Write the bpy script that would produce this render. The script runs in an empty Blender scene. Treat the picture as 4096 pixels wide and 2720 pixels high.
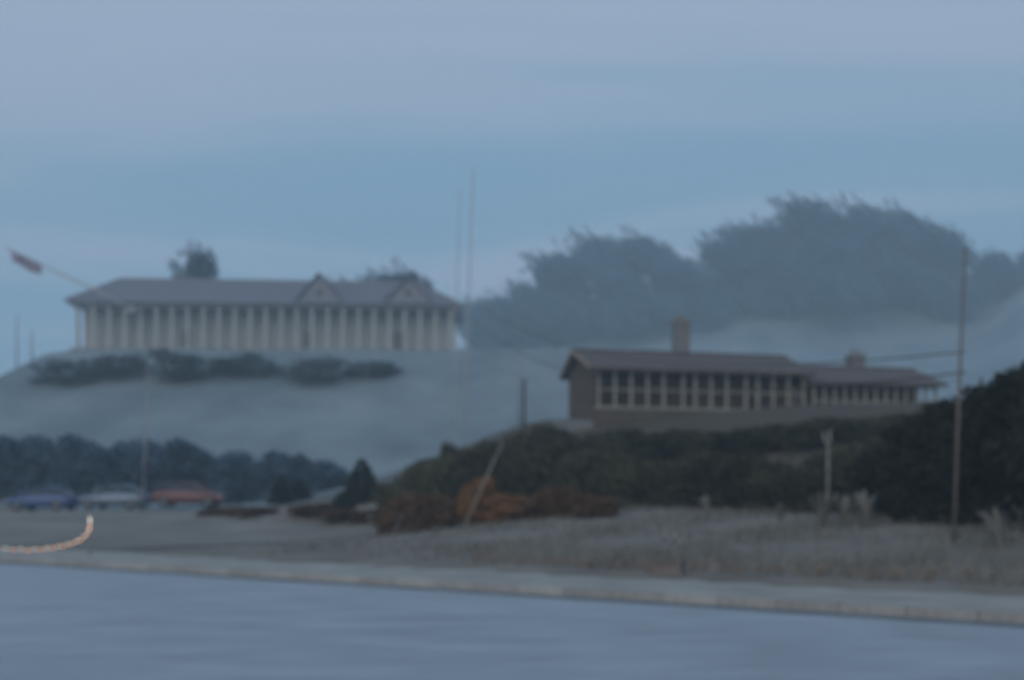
import bpy, math, random
import numpy as np
from mathutils import Vector, Matrix, Quaternion

R = math.radians
scene = bpy.context.scene
COL = scene.collection

# ------------------------------------------------------------------ camera
cam_d = bpy.data.cameras.new('camera')
cam = bpy.data.objects.new('camera', cam_d)
COL.objects.link(cam)
cam.location = (0, 0, 1.6)
cam.rotation_euler = (R(90), 0, 0)
cam_d.sensor_width = 36
cam_d.lens = 35.16
cam_d.shift_y = 160 / 1024
cam_d.clip_start = 0.05
cam_d.clip_end = 5000
cam_d.dof.use_dof = True            # the picture is soft all over: focus sits close to the lens
cam_d.dof.focus_distance = 1.8
cam_d.dof.aperture_fstop = 2.4
scene.camera = cam

# ------------------------------------------------------------------ sky
SUN_EL, SUN_AZ = R(5), R(205)
world = bpy.data.worlds.new('World')
scene.world = world
world.use_nodes = True
nt = world.node_tree
for n in list(nt.nodes):
    nt.nodes.remove(n)
N = nt.nodes.new
L = nt.links.new
out = N('ShaderNodeOutputWorld')
bg = N('ShaderNodeBackground')
bg.inputs['Strength'].default_value = 0.1
sky = N('ShaderNodeTexSky')
sky.sky_type = 'NISHITA'
sky.sun_disc = False
sky.sun_elevation = SUN_EL
sky.sun_rotation = SUN_AZ
sky.air_density = 1.0
sky.dust_density = 2.0
sky.ozone_density = 3.0
tc = N('ShaderNodeTexCoord')
sep = N('ShaderNodeSeparateXYZ')
L(tc.outputs['Generated'], sep.inputs[0])
absz = N('ShaderNodeMath'); absz.operation = 'ABSOLUTE'
L(sep.outputs['Z'], absz.inputs[0])
addz = N('ShaderNodeMath'); addz.operation = 'ADD'; addz.inputs[1].default_value = 0.16
L(absz.outputs[0], addz.inputs[0])
dx = N('ShaderNodeMath'); dx.operation = 'DIVIDE'
L(sep.outputs['X'], dx.inputs[0]); L(addz.outputs[0], dx.inputs[1])
dy = N('ShaderNodeMath'); dy.operation = 'DIVIDE'
L(sep.outputs['Y'], dy.inputs[0]); L(addz.outputs[0], dy.inputs[1])
cmb = N('ShaderNodeCombineXYZ')
L(dx.outputs[0], cmb.inputs[0]); L(dy.outputs[0], cmb.inputs[1])
mp = N('ShaderNodeMapping')
mp.inputs['Rotation'].default_value = (0, 0, R(-14))
mp.inputs['Location'].default_value = (3.1, 1.05, 0)
mp.inputs['Scale'].default_value = (0.42, 1.0, 1)
L(cmb.outputs[0], mp.inputs[0])
cn = N('ShaderNodeTexNoise')
cn.inputs['Scale'].default_value = 0.95
cn.inputs['Detail'].default_value = 6.0
cn.inputs['Roughness'].default_value = 0.55
cn.inputs['Distortion'].default_value = 0.9
L(mp.outputs[0], cn.inputs['Vector'])
cr = N('ShaderNodeValToRGB')
cr.color_ramp.elements[0].position = 0.38
cr.color_ramp.elements[1].position = 0.60
cr.color_ramp.elements[0].color = (1.70, 2.90, 4.10, 1)
cr.color_ramp.elements[1].color = (3.00, 3.62, 4.72, 1)
cr.color_ramp.interpolation = 'EASE'
L(cn.outputs['Fac'], cr.inputs[0])
mixs = N('ShaderNodeMixRGB')
mixs.inputs[0].default_value = 0.86
L(sky.outputs[0], mixs.inputs[1]); L(cr.outputs[0], mixs.inputs[2])
L(mixs.outputs[0], bg.inputs['Color'])
L(bg.outputs[0], out.inputs['Surface'])

sun_d = bpy.data.lights.new('sun', 'SUN')
sun_d.energy = 0.75
sun_d.angle = R(60)
sun_d.color = (1.0, 0.86, 0.72)
sun = bpy.data.objects.new('sun', sun_d)
COL.objects.link(sun)
sd = Vector((math.sin(SUN_AZ) * math.cos(R(25)), math.cos(SUN_AZ) * math.cos(R(25)), math.sin(R(25))))
sun.rotation_euler = (-sd).to_track_quat('-Z', 'Y').to_euler()

vs = scene.view_settings
vs.view_transform = 'Standard'
vs.look = 'None'
vs.exposure = 0.5
vs.gamma = 1.0
vs.use_curve_mapping = False
scene.cycles.volume_bounces = 2
scene.cycles.volume_step_rate = 4
scene.cycles.volume_max_steps = 64

# ------------------------------------------------------------------ helpers
rng = random.Random(7)
nrg = np.random.default_rng(11)


def mat(name, col, rough=0.8, var=0.25, scale=3.0, bump=0.0, spec=0.4, metallic=0.0, col2=None,
        stretch=(1, 1, 1), objrand=0.0, coat=0.0, emit=None, estr=0.0, detail=6.0, rvar=0.0):
    m = bpy.data.materials.new(name)
    m.use_nodes = True
    t = m.node_tree
    b = t.nodes['Principled BSDF']
    b.inputs['Roughness'].default_value = rough
    b.inputs['Specular IOR Level'].default_value = spec
    b.inputs['Metallic'].default_value = metallic
    b.inputs['Coat Weight'].default_value = coat
    co = t.nodes.new('ShaderNodeTexCoord')
    mpn = t.nodes.new('ShaderNodeMapping')
    mpn.inputs['Scale'].default_value = stretch
    t.links.new(co.outputs['Object'], mpn.inputs[0])
    nz = t.nodes.new('ShaderNodeTexNoise')
    nz.inputs['Scale'].default_value = scale
    nz.inputs['Detail'].default_value = detail
    nz.inputs['Roughness'].default_value = 0.6
    t.links.new(mpn.outputs[0], nz.inputs['Vector'])
    rp = t.nodes.new('ShaderNodeValToRGB')
    c2 = col2 or col
    rp.color_ramp.elements[0].position = 0.32
    rp.color_ramp.elements[1].position = 0.68
    rp.color_ramp.elements[0].color = tuple(c * (1 - var) for c in col) + (1,)
    rp.color_ramp.elements[1].color = tuple(min(1, c * (1 + var)) for c in c2) + (1,)
    t.links.new(nz.outputs['Fac'], rp.inputs[0])
    src = rp.outputs[0]
    if objrand > 0:
        oi = t.nodes.new('ShaderNodeObjectInfo')
        mr = t.nodes.new('ShaderNodeMapRange')
        mr.inputs[3].default_value = 1 - objrand
        mr.inputs[4].default_value = 1 + objrand
        t.links.new(oi.outputs['Random'], mr.inputs[0])
        hv = t.nodes.new('ShaderNodeHueSaturation')
        t.links.new(mr.outputs[0], hv.inputs['Value'])
        t.links.new(src, hv.inputs['Color'])
        src = hv.outputs[0]
    t.links.new(src, b.inputs['Base Color'])
    if rvar > 0:
        mr2 = t.nodes.new('ShaderNodeMapRange')
        mr2.inputs[1].default_value = 0.3
        mr2.inputs[2].default_value = 0.7
        mr2.inputs[3].default_value = rough - rvar
        mr2.inputs[4].default_value = rough + rvar
        t.links.new(nz.outputs['Fac'], mr2.inputs[0])
        t.links.new(mr2.outputs[0], b.inputs['Roughness'])
    if bump > 0:
        bp = t.nodes.new('ShaderNodeBump')
        bp.inputs['Strength'].default_value = bump
        bp.inputs['Distance'].default_value = 0.05
        t.links.new(nz.outputs['Fac'], bp.inputs['Height'])
        t.links.new(bp.outputs[0], b.inputs['Normal'])
    if emit:
        b.inputs['Emission Color'].default_value = tuple(emit) + (1,)
        b.inputs['Emission Strength'].default_value = estr
    return m


def leafmat(name, a, c, rnd=0.3):
    """leaf colour differs from leaf to leaf"""
    m = bpy.data.materials.new(name)
    m.use_nodes = True
    t = m.node_tree
    b = t.nodes['Principled BSDF']
    b.inputs['Roughness'].default_value = 0.75
    b.inputs['Specular IOR Level'].default_value = 0.25
    g = t.nodes.new('ShaderNodeNewGeometry')
    rp = t.nodes.new('ShaderNodeValToRGB')
    rp.color_ramp.elements[0].color = tuple(a) + (1,)
    rp.color_ramp.elements[1].color = tuple(c) + (1,)
    t.links.new(g.outputs['Random Per Island'], rp.inputs[0])
    oi = t.nodes.new('ShaderNodeObjectInfo')
    mr = t.nodes.new('ShaderNodeMapRange')
    mr.inputs[3].default_value = 1 - rnd
    mr.inputs[4].default_value = 1 + rnd
    t.links.new(oi.outputs['Random'], mr.inputs[0])
    hv = t.nodes.new('ShaderNodeHueSaturation')
    t.links.new(mr.outputs[0], hv.inputs['Value'])
    t.links.new(rp.outputs[0], hv.inputs['Color'])
    t.links.new(hv.outputs[0], b.inputs['Base Color'])
    return m


class MB:
    def __init__(self):
        self.v = []
        self.f = []

    def box(self, x0, x1, y0, y1, z0, z1):
        n = len(self.v)
        self.v += [(x0, y0, z0), (x1, y0, z0), (x1, y1, z0), (x0, y1, z0),
                   (x0, y0, z1), (x1, y0, z1), (x1, y1, z1), (x0, y1, z1)]
        self.f += [tuple(n + i for i in q) for q in
                   ((0, 3, 2, 1), (4, 5, 6, 7), (0, 1, 5, 4), (1, 2, 6, 5), (2, 3, 7, 6), (3, 0, 4, 7))]
        return self

    def tube(self, pts, rad, seg=8, cap=True):
        n0 = len(self.v)
        pts = [Vector(p) for p in pts]
        if not isinstance(rad, (list, tuple)):
            rad = [rad] * len(pts)
        for i, p in enumerate(pts):
            d = (pts[min(i + 1, len(pts) - 1)] - pts[max(i - 1, 0)])
            d.normalize()
            a = Vector((0, 0, 1)) if abs(d.z) < 0.9 else Vector((1, 0, 0))
            u = d.cross(a).normalized()
            w = d.cross(u)
            for k in range(seg):
                an = 2 * math.pi * k / seg
                self.v.append(tuple(p + (u * math.cos(an) + w * math.sin(an)) * rad[i]))
        for i in range(len(pts) - 1):
            for k in range(seg):
                a = n0 + i * seg + k
                b = n0 + i * seg + (k + 1) % seg
                self.f.append((a, b, b + seg, a + seg))
        if cap:
            self.f.append(tuple(n0 + k for k in range(seg))[::-1])
            e = n0 + (len(pts) - 1) * seg
            self.f.append(tuple(e + k for k in range(seg)))
        return self

    def prism(self, poly, axis, a0, a1):
        """poly in the two other axes, extruded along axis from a0 to a1"""
        n = len(self.v)
        k = len(poly)
        for a in (a0, a1):
            for p, q in poly:
                self.v.append({'x': (a, p, q), 'y': (p, a, q), 'z': (p, q, a)}[axis])
        self.f.append(tuple(range(n, n + k))[::-1])
        self.f.append(tuple(range(n + k, n + 2 * k)))
        for i in range(k):
            j = (i + 1) % k
            self.f.append((n + i, n + j, n + k + j, n + k + i))
        return self

    def mesh(self, name, m, smooth=False):
        me = bpy.data.meshes.new(name)
        me.from_pydata(self.v, [], self.f)
        me.update()
        import bmesh
        bm = bmesh.new()
        bm.from_mesh(me)
        bmesh.ops.recalc_face_normals(bm, faces=bm.faces)
        bm.to_mesh(me)
        bm.free()
        if smooth:
            me.polygons.foreach_set('use_smooth', [True] * len(me.polygons))
        if m:
            me.materials.append(m)
        return me

    def build(self, name, m, parent=None, smooth=False, bevel=0.0):
        o = bpy.data.objects.new(name, self.mesh(name, m, smooth))
        COL.objects.link(o)
        if parent:
            o.parent = parent
        if bevel > 0:
            b = o.modifiers.new('bevel', 'BEVEL')
            b.width = bevel
            b.segments = 2
        return o


def tag(o, label=None, cat=None, group=None, kind=None):
    if label: o['label'] = label
    if cat: o['category'] = cat
    if group: o['group'] = group
    if kind: o['kind'] = kind
    return o


def empty(name, loc=(0, 0, 0), rz=0.0):
    o = bpy.data.objects.new(name, None)
    COL.objects.link(o)
    o.location = loc
    o.rotation_euler = (0, 0, rz)
    o.empty_display_size = 0.3
    return o


def inst(name, me, parent=None, loc=(0, 0, 0), rot=(0, 0, 0), scale=(1, 1, 1)):
    o = bpy.data.objects.new(name, me)
    COL.objects.link(o)
    o.parent = parent
    o.location = loc
    o.rotation_euler = rot
    o.scale = scale
    return o


def copy_tree(o, parent=None):
    c = o.copy()
    COL.objects.link(c)
    c.parent = parent
    for ch in list(o.children):
        copy_tree(ch, c)
    return c


def quadmesh(name, V, F, m):
    me = bpy.data.meshes.new(name)
    V = np.asarray(V, dtype=np.float32)
    F = np.asarray(F, dtype=np.int32)
    nf, k = F.shape
    me.vertices.add(len(V))
    me.vertices.foreach_set('co', V.ravel())
    me.loops.add(nf * k)
    me.loops.foreach_set('vertex_index', F.ravel())
    me.polygons.add(nf)
    me.polygons.foreach_set('loop_start', np.arange(0, nf * k, k, dtype=np.int32))
    me.update(calc_edges=True)
    if m: me.materials.append(m)
    return me


# ------------------------------------------------------------------ the lie of the land
RD = np.array([0.836, -0.548])      # along the road
RN = np.array([0.548, 0.836])       # away from the road
RP = np.array([-14.95, 27.2])        # a point on the far kerb


def ss(a, b, x):
    t = np.clip((np.asarray(x, dtype=float) - a) / (b - a), 0, 1)
    return t * t * (3 - 2 * t)


def height(x, y):
    x = np.asarray(x, dtype=float); y = np.asarray(y, dtype=float)
    s = (x - RP[0]) * RN[0] + (y - RP[1]) * RN[1]
    t = x * RD[0] + y * RD[1]
    pr = np.interp(s, [-99, 1.8, 5, 12, 18, 28, 38, 70, 130, 400], [0, 0.12, 0.35, 0.95, 1.45, 4.0, 6.6, 8.5, 14, 30])
    pm = np.interp(s, [-99, 1.8, 14, 18, 25, 37, 70, 130, 400], [0, 0.12, 0.2, 0.4, 2.4, 6.4, 9.0, 15, 30])
    pl = np.interp(s, [-99, 1.8, 13, 19, 31, 44, 58, 80, 110, 400], [0, 0.12, 0.35, 1.0, 1.2, 7.5, 17.5, 19.4, 19.4, 10])
    ply = np.interp(y, [40, 58, 68, 80, 92, 104, 112, 118, 140, 200, 500], [0, 0.9, 1.3, 4.0, 9.0, 15.0, 18.2, 19.4, 19.4, 12, 8])
    ply = ply * (1 - 0.6 * ss(-51, -66, x) * ss(85, 105, y))
    pl = np.where(s > 19, np.minimum(pl + 30 * ss(19, 30, s), ply), np.minimum(pl, 1.0))
    a = ss(-27, -13, t)
    b = ss(-52, -30, t)
    h = pl * (1 - b) + (pm * (1 - a) + pr * a) * b
    # the hill falls away past the left end of the pavilion
    h = h * (1 - 0.75 * ss(-112, -150, t) * ss(25, 60, s))
    # wooded hill far behind
    hill = np.interp(x, [-150, -75, -45, -15, 0, 30, 200, 300, 420], [0, 5, 34, 58, 66, 74, 78, 60, 30]) * np.exp(-((y - 400) / 112) ** 2)
    h = h + hill * ss(110, 240, y)
    h = h + 0.12 * np.sin(x * 0.31 + 1.3) * np.sin(y * 0.23) * ss(3, 12, s)
    return h


def H(x, y):
    return float(height(x, y))


def spot(px, d):
    """ground position on the bearing px at depth d"""
    x = (px - 512) / 1000 * d
    return Vector((x, d, H(x, d)))


def zat(py, d):
    return 1.6 + (500 - py) / 1000 * d


M_grass = mat('hazed_hill_turf', (0.165, 0.215, 0.25), 0.95, 0.2, 0.09, 0.3, 0.2, col2=(0.225, 0.265, 0.285))  # turf colour carries the blue of distance haze
_t = M_grass.node_tree
_b = _t.nodes['Principled BSDF']
_old = _b.inputs['Base Color'].links[0].from_socket
_at = _t.nodes.new('ShaderNodeAttribute'); _at.attribute_name = 'heather'
_mx = _t.nodes.new('ShaderNodeMixRGB')
_mx.inputs[2].default_value = (0.085, 0.070, 0.052, 1)
_t.links.new(_at.outputs['Fac'], _mx.inputs[0])
_t.links.new(_old, _mx.inputs[1])
_at2 = _t.nodes.new('ShaderNodeAttribute'); _at2.attribute_name = 'verge'
_mx2 = _t.nodes.new('ShaderNodeMixRGB')
_gr = _t.nodes.new('ShaderNodeValToRGB')
_gr.color_ramp.elements[0].position = 0.35; _gr.color_ramp.elements[0].color = (0.155, 0.138, 0.118, 1)
_gr.color_ramp.elements[1].position = 0.65; _gr.color_ramp.elements[1].color = (0.235, 0.215, 0.190, 1)
_n2 = _t.nodes.new('ShaderNodeTexNoise'); _n2.inputs['Scale'].default_value = 0.45; _n2.inputs['Detail'].default_value = 8
_c2 = _t.nodes.new('ShaderNodeTexCoord')
_t.links.new(_c2.outputs['Object'], _n2.inputs['Vector'])
_t.links.new(_n2.outputs['Fac'], _gr.inputs[0])
_t.links.new(_at2.outputs['Fac'], _mx2.inputs[0])
_t.links.new(_mx.outputs[0], _mx2.inputs[1])
_t.links.new(_gr.outputs[0], _mx2.inputs[2])
_t.links.new(_mx2.outputs[0], _b.inputs['Base Color'])
xs = np.concatenate([np.linspace(-420, -80, 35)[:-1], np.linspace(-80, 60, 150)[:-1], np.linspace(60, 420, 50)])
ys = np.concatenate([np.linspace(-120, 8, 18)[:-1], np.linspace(8, 130, 150)[:-1], np.linspace(130, 620, 90)])
X, Y = np.meshgrid(xs, ys)
Z = height(X, Y)
S = (X - RP[0]) * RN[0] + (Y - RP[1]) * RN[1]
Z = np.where(S < 1.9, -0.06, Z)
V = np.stack([X, Y, Z], -1).reshape(-1, 3)
nx, ny = len(xs), len(ys)
ii = np.arange((ny - 1) * nx).reshape(ny - 1, nx)[:, :-1].ravel()
F = np.stack([ii, ii + 1, ii + 1 + nx, ii + nx], -1)
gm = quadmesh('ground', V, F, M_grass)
gm.polygons.foreach_set('use_smooth', [True] * len(gm.polygons))
T_ = X * RD[0] + Y * RD[1]
cover = ss(-44, -30, T_) * ss(12, 18, S) * (1 - ss(60, 80, S))     # heather grows on the house bank
v_ = gm.attributes.new('verge', 'FLOAT', 'POINT')                  # dry grit along the road
v_.data.foreach_set('value', (1 - ss(13, 20, S)).astype(np.float32).ravel())
at_ = gm.attributes.new('heather', 'FLOAT', 'POINT')
at_.data.foreach_set('value', cover.astype(np.float32).ravel())
ground = bpy.data.objects.new('ground', gm)
COL.objects.link(ground)
tag(ground, kind='structure')


def strip(name, s0, s1, t0, t1, z, m, nt_=60, ns=2, fz=None):
    """a sheet beside the road, in road coordinates"""
    vv, ff = [], []
    for i in range(nt_ + 1):
        t = t0 + (t1 - t0) * i / nt_
        for j in range(ns + 1):
            s = s0 + (s1 - s0) * j / ns
            p = RP + RN * s + RD * t
            vv.append((p[0], p[1], z if fz is None else fz(p[0], p[1], s)))
    for i in range(nt_):
        for j in range(ns):
            a = i * (ns + 1) + j
            ff.append((a, a + ns + 1, a + ns + 2, a + 1))
    me = bpy.data.meshes.new(name)
    me.from_pydata(vv, [], ff)
    me.materials.append(m)
    o = bpy.data.objects.new(name, me)
    COL.objects.link(o)
    tag(o, kind='structure')
    return o


M_road = mat('pale_concrete_road', (0.325, 0.355, 0.40), 0.5, 0.17, 0.9, 0.15, 0.5, rvar=0.1, detail=10, stretch=(0.6, 1.6, 1))
M_pave = mat('pavement_concrete', (0.32, 0.30, 0.275), 0.75, 0.18, 0.9, 0.1, 0.4)
M_kerb = mat('kerb_granite', (0.33, 0.325, 0.31), 0.7, 0.15, 6, 0.1, 0.4, objrand=0.15)
M_gravel = mat('gravel', (0.21, 0.19, 0.165), 0.9, 0.25, 0.3, 0.3, 0.3)
strip('road', -60, -0.15, -160, 120, 0.0, M_road)
strip('gutter', -0.62, -0.16, -160, 120, 0.006, mat('gutter_tar', (0.15, 0.165, 0.18), 0.6, 0.2, 2, 0.1))
strip('pavement', 0.16, 3.0, -160, 120, 0.135, M_pave)
strip('gravel_yard', 3.01, 22, -110, 2, 0, M_gravel, 120, 24, fz=lambda x, y, s: H(x, y) + 0.03)

kerb = empty('kerb', (0, 0, 0))
tag(kerb, kind='structure')
ks = MB().box(-0.446, 0.446, -0.15, 0.15, -0.08, 0.14).mesh('kerb_stone', M_kerb)
ang = math.atan2(RD[1], RD[0])
for i in range(110):
    t = -62 + i * 0.905
    p = RP + RD * t
    inst('kerb_stone', ks, kerb, (p[0], p[1], rng.uniform(-0.004, 0.004)), (0, 0, ang + rng.uniform(-0.004, 0.004)))

# ------------------------------------------------------------------ foliage
M_bark = mat('bark', (0.10, 0.085, 0.07), 0.9, 0.3, 6, 0.4, stretch=(1, 1, 0.3))
M_lf_far = leafmat('leaf_far_hazed', (0.040, 0.075, 0.100), (0.090, 0.140, 0.175), 0.2)  # distance haze mixed into the tree leaf colour
M_lf_pale = leafmat('leaf_pale_hazed', (0.100, 0.135, 0.150), (0.17, 0.205, 0.22), 0.2)  # leaf colour paled and blued to suggest haze
M_lf_blue = leafmat('leaf_haze_blue', (0.034, 0.070, 0.112), (0.080, 0.125, 0.180), 0.2)  # blue of haze and shade put into the hedge leaf colour
M_lf_dark = leafmat('leaf_hedge', (0.026, 0.027, 0.013), (0.085, 0.078, 0.044), 0.35)
M_lf_deep = leafmat('leaf_evergreen', (0.012, 0.013, 0.007), (0.028, 0.028, 0.016), 0.2)
M_lf_fir = leafmat('leaf_fir', (0.020, 0.024, 0.016), (0.046, 0.050, 0.036), 0.2)
M_lf_rust = leafmat('leaf_rust', (0.16, 0.075, 0.025), (0.34, 0.17, 0.06), 0.2)
M_lf_brown = leafmat('leaf_brown', (0.085, 0.045, 0.020), (0.21, 0.115, 0.055), 0.2)
M_plume = leafmat('plume', (0.13, 0.125, 0.11), (0.28, 0.27, 0.25), 0.1)
M_blade = leafmat('grass_blade', (0.12, 0.11, 0.09), (0.20, 0.185, 0.155), 0.15)


def leaves(name, P, D, ln, wd, m):
    """a narrow four-sided leaf at every point P, lying along D"""
    n = len(P)
    D = D / np.linalg.norm(D, axis=1, keepdims=True)
    A = nrg.normal(size=(n, 3))
    W = np.cross(D, A)
    W /= np.linalg.norm(W, axis=1, keepdims=True) + 1e-9
    l = (ln * nrg.uniform(0.6, 1.3, n))[:, None]
    w = (wd * nrg.uniform(0.6, 1.3, n))[:, None]
    V = np.stack([P - D * l * 0.5, P + W * w * 0.5, P + D * l * 0.5, P - W * w * 0.5], 1).reshape(-1, 3)
    F = np.arange(4 * n).reshape(n, 4)
    return quadmesh(name, V, F, m)


def lobed(n, lobes, shell=0.5):
    """points spread through a set of ellipsoid lobes, denser to the outside"""
    w = np.array([l[3] * l[4] * l[5] for l in lobes]) ** 0.7
    w /= w.sum()
    k = nrg.choice(len(lobes), n, p=w)
    Lb = np.array(lobes)[k]
    d = nrg.normal(size=(n, 3))
    d /= np.linalg.norm(d, axis=1, keepdims=True)
    r = shell + (1 - shell) * nrg.uniform(0, 1, n) ** 0.6
    r *= nrg.uniform(0.92, 1.08, n)
    return Lb[:, :3] + d * Lb[:, 3:6] * r[:, None], d


def crown_wind(name, n, seed, m, lean=0.25):
    """crown of a wind-swept tree, unit height, leaning to +x, lobes in tiers"""
    r = random.Random(seed)
    lobes = []
    for i in range(15):
        z = r.uniform(0.10, 0.88)
        sp = 0.46 * (1 - 0.75 * abs(z - 0.4))
        lobes.append((r.uniform(-sp, sp) + lean * (z - 0.5), r.uniform(-sp, sp), z,
                      r.uniform(0.13, 0.22), r.uniform(0.13, 0.22), r.uniform(0.09, 0.15)))
    P, d = lobed(n, lobes, 0.2)
    D = np.array([0.62, 0.0, -0.5]) + nrg.normal(size=(n, 3)) * 0.26
    stray = nrg.uniform(0, 1, n) < 0.24                  # loose sprays blown off the lobes
    P[stray] += np.array([-0.10, 0, 0.085]) * nrg.uniform(0, 1, (stray.sum(), 1)) ** 1.5 * 1.5 + nrg.normal(size=(stray.sum(), 3)) * 0.015
    D[stray] = np.array([0.62, 0.0, -0.55]) + nrg.normal(size=(stray.sum(), 3)) * 0.14
    return leaves(name, P, D, 0.13, 0.022, m)


def crown_round(name, n, seed, m, ln=0.075, wd=0.045, flat=1.0, comb=None):
    r = random.Random(seed)
    lobes = [(0, 0, 0.5, 0.40, 0.40, 0.42)]
    for i in range(13):
        a = r.uniform(0, 6.28)
        z = r.uniform(0.12, 0.86)
        q = r.uniform(0.2, 0.42) * math.sqrt(max(0.1, 1 - (2 * z - 1) ** 2 * 0.8))
        lobes.append((math.cos(a) * q, math.sin(a) * q, z, r.uniform(0.12, 0.22), r.uniform(0.12, 0.22), r.uniform(0.09, 0.17)))
    P, d = lobed(n, lobes, 0.45)
    P[:, 2] = np.abs(P[:, 2]) * flat
    D = nrg.normal(size=(n, 3)) + np.array([0.5, 0, 0.3])
    if comb:                                             # leaves combed by the wind
        D = np.array(comb) + nrg.normal(size=(n, 3)) * 0.3
    return leaves(name, P, D, ln, wd, m)


def crown_cone(name, n, seed, m):
    z = 1 - np.sqrt(nrg.uniform(0.001, 1, n))
    z = 0.06 + 0.94 * z
    a = nrg.uniform(0, 6.283, n)
    tier = 0.75 + 0.25 * np.abs(np.sin(z * 19 + seed))
    r = (1.02 - z) ** 0.8 * 0.42 * tier * nrg.uniform(0.45, 1.0, n) ** 0.5
    P = np.stack([np.cos(a) * r, np.sin(a) * r, z], -1)
    D = np.stack([np.cos(a), np.sin(a), np.full(n, -0.25)], -1) + nrg.normal(size=(n, 3)) * 0.25
    return leaves(name, P, D, 0.11, 0.028, m)


def trunk_mesh(name, seed, h=0.62, r0=0.035, limbs=5, lean=0.12):
    r = random.Random(seed)
    mb = MB()
    mb.tube([(0, 0, -0.03), (lean * 0.15, 0.01, h * 0.4), (lean * 0.6, -0.01, h * 0.8), (lean, 0, h)],
            [r0, r0 * 0.78, r0 * 0.5, r0 * 0.22], 8)
    for i in range(limbs):
        z = h * r.uniform(0.4, 0.85)
        a = r.uniform(0, 6.28)
        l = r.uniform(0.16, 0.3)
        x0 = lean * z / h * 0.7
        mb.tube([(x0, 0, z), (x0 + math.cos(a) * l * 0.55, math.sin(a) * l * 0.55, z + l * 0.35),
                 (x0 + math.cos(a) * l, math.sin(a) * l, z + l * 0.75)], [r0 * 0.42, r0 * 0.26, r0 * 0.1], 6)
    return mb.mesh(name, M_bark, True)


WIND = [crown_wind('windswept_crown', 3300, 20 + i, M_lf_far) for i in range(4)]
WTR = [trunk_mesh('windswept_trunk', 40 + i, lean=0.16) for i in range(3)]
STEM = [trunk_mesh('shrub_trunk', 60 + i, 0.5, 0.03, 6, 0.05) for i in range(3)]


def plant(name, crown, trunk, p, w, h, rz, label, cat, group=None, tw=None):
    o = empty(name, (p[0], p[1], p[2] - 0.03), rz)
    o.scale = (w, w, h)
    inst('trunk', trunk, o)
    inst('crown', crown, o)
    tag(o, label, cat, group)
    return o


ORD = ['leftmost', 'second', 'third', 'fourth', 'fifth', 'sixth', 'seventh', 'eighth', 'ninth', 'tenth', 'eleventh',
       'twelfth', 'thirteenth', 'fourteenth', 'fifteenth', 'sixteenth', 'seventeenth', 'eighteenth', 'nineteenth', 'twentieth']

# ------------------------------------------------------------------ the pale pavilion on the hill (left)
M_lwall = mat('pavilion_render', (0.42, 0.43, 0.42), 0.85, 0.12, 0.8, 0.05)
M_lpost = mat('white_post_paint', (0.42, 0.42, 0.385), 0.6, 0.08, 3)
M_lroof = mat('slate_violet', (0.17, 0.165, 0.20), 0.7, 0.22, 1.6, 0.15, 0.4)
M_ltrim = mat('pavilion_trim', (0.26, 0.265, 0.28), 0.7, 0.1, 2)
M_lgab = mat('mauve_gable', (0.24, 0.235, 0.265), 0.8, 0.12, 1)
M_glass = mat('dusk_glass', (0.03, 0.035, 0.045), 0.12, 0.2, 0.5, 0, 0.6)
M_shut = mat('grey_shutter', (0.42, 0.43, 0.425), 0.6, 0.12, 2)
M_ldoor = mat('faded_door', (0.22, 0.20, 0.19), 0.7, 0.2, 2)
PV0 = Vector((-51.5, 118.0, 19.5))
pav = empty('pavilion', PV0, R(2.5))
tag(pav, 'long pale pavilion with white colonnade and violet slate roof on the left hill', 'building')
LEN, DEP = 44.5, 11.0
MB().box(0, LEN, 2.6, DEP, -3.0, 5.5).build('wall', M_lwall, pav)
MB().box(-0.5, LEN + 0.5, -0.5, 2.58, -3.0, 0.0).build('veranda_floor', M_ltrim, pav, bevel=0.04)
MB().box(-0.3, LEN + 0.3, -0.35, 0.25, 4.85, 5.45).build('beam', M_ltrim, pav)
# hipped roof
z0, z1 = 5.5, 9.4
rf = MB()
rf.v = [(-0.9, -0.9, z0), (LEN + 0.9, -0.9, z0), (LEN + 0.9, DEP + 0.9, z0), (-0.9, DEP + 0.9, z0),
        (3.3, DEP / 2, z1), (LEN - 4.6, DEP / 2, z1 - 0.2),
        (-0.9, -0.9, z0 - 0.18), (LEN + 0.9, -0.9, z0 - 0.18), (LEN + 0.9, DEP + 0.9, z0 - 0.18), (-0.9, DEP + 0.9, z0 - 0.18)]
rf.f = [(0, 1, 5, 4), (1, 2, 5), (2, 3, 4, 5), (3, 0, 4), (0, 6, 7, 1), (1, 7, 8, 2), (2, 8, 9, 3), (3, 9, 6, 0), (6, 9, 8, 7)]
roof = rf.build('roof', M_lroof, pav)
MB().tube([(3.3, DEP / 2, z1 + 0.05), (LEN - 4.6, DEP / 2, z1 - 0.15)], 0.16, 8).build('ridge_cap', M_ltrim, roof)
MB().tube([(-0.9, -0.9, z0 + 0.06), (3.3, DEP / 2, z1 + 0.05)], 0.11, 8).build('hip_cap', M_ltrim, roof)
MB().tube([(LEN + 0.9, -0.9, z0 + 0.06), (LEN - 4.6, DEP / 2, z1 - 0.15)], 0.11, 8).build('hip_cap', M_ltrim, roof)
MB().tube([(-0.9, -1.0, z0 - 0.12), (LEN + 0.9, -1.0, z0 - 0.12)], 0.09, 8).build('gutter', M_ltrim, pav)
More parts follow.
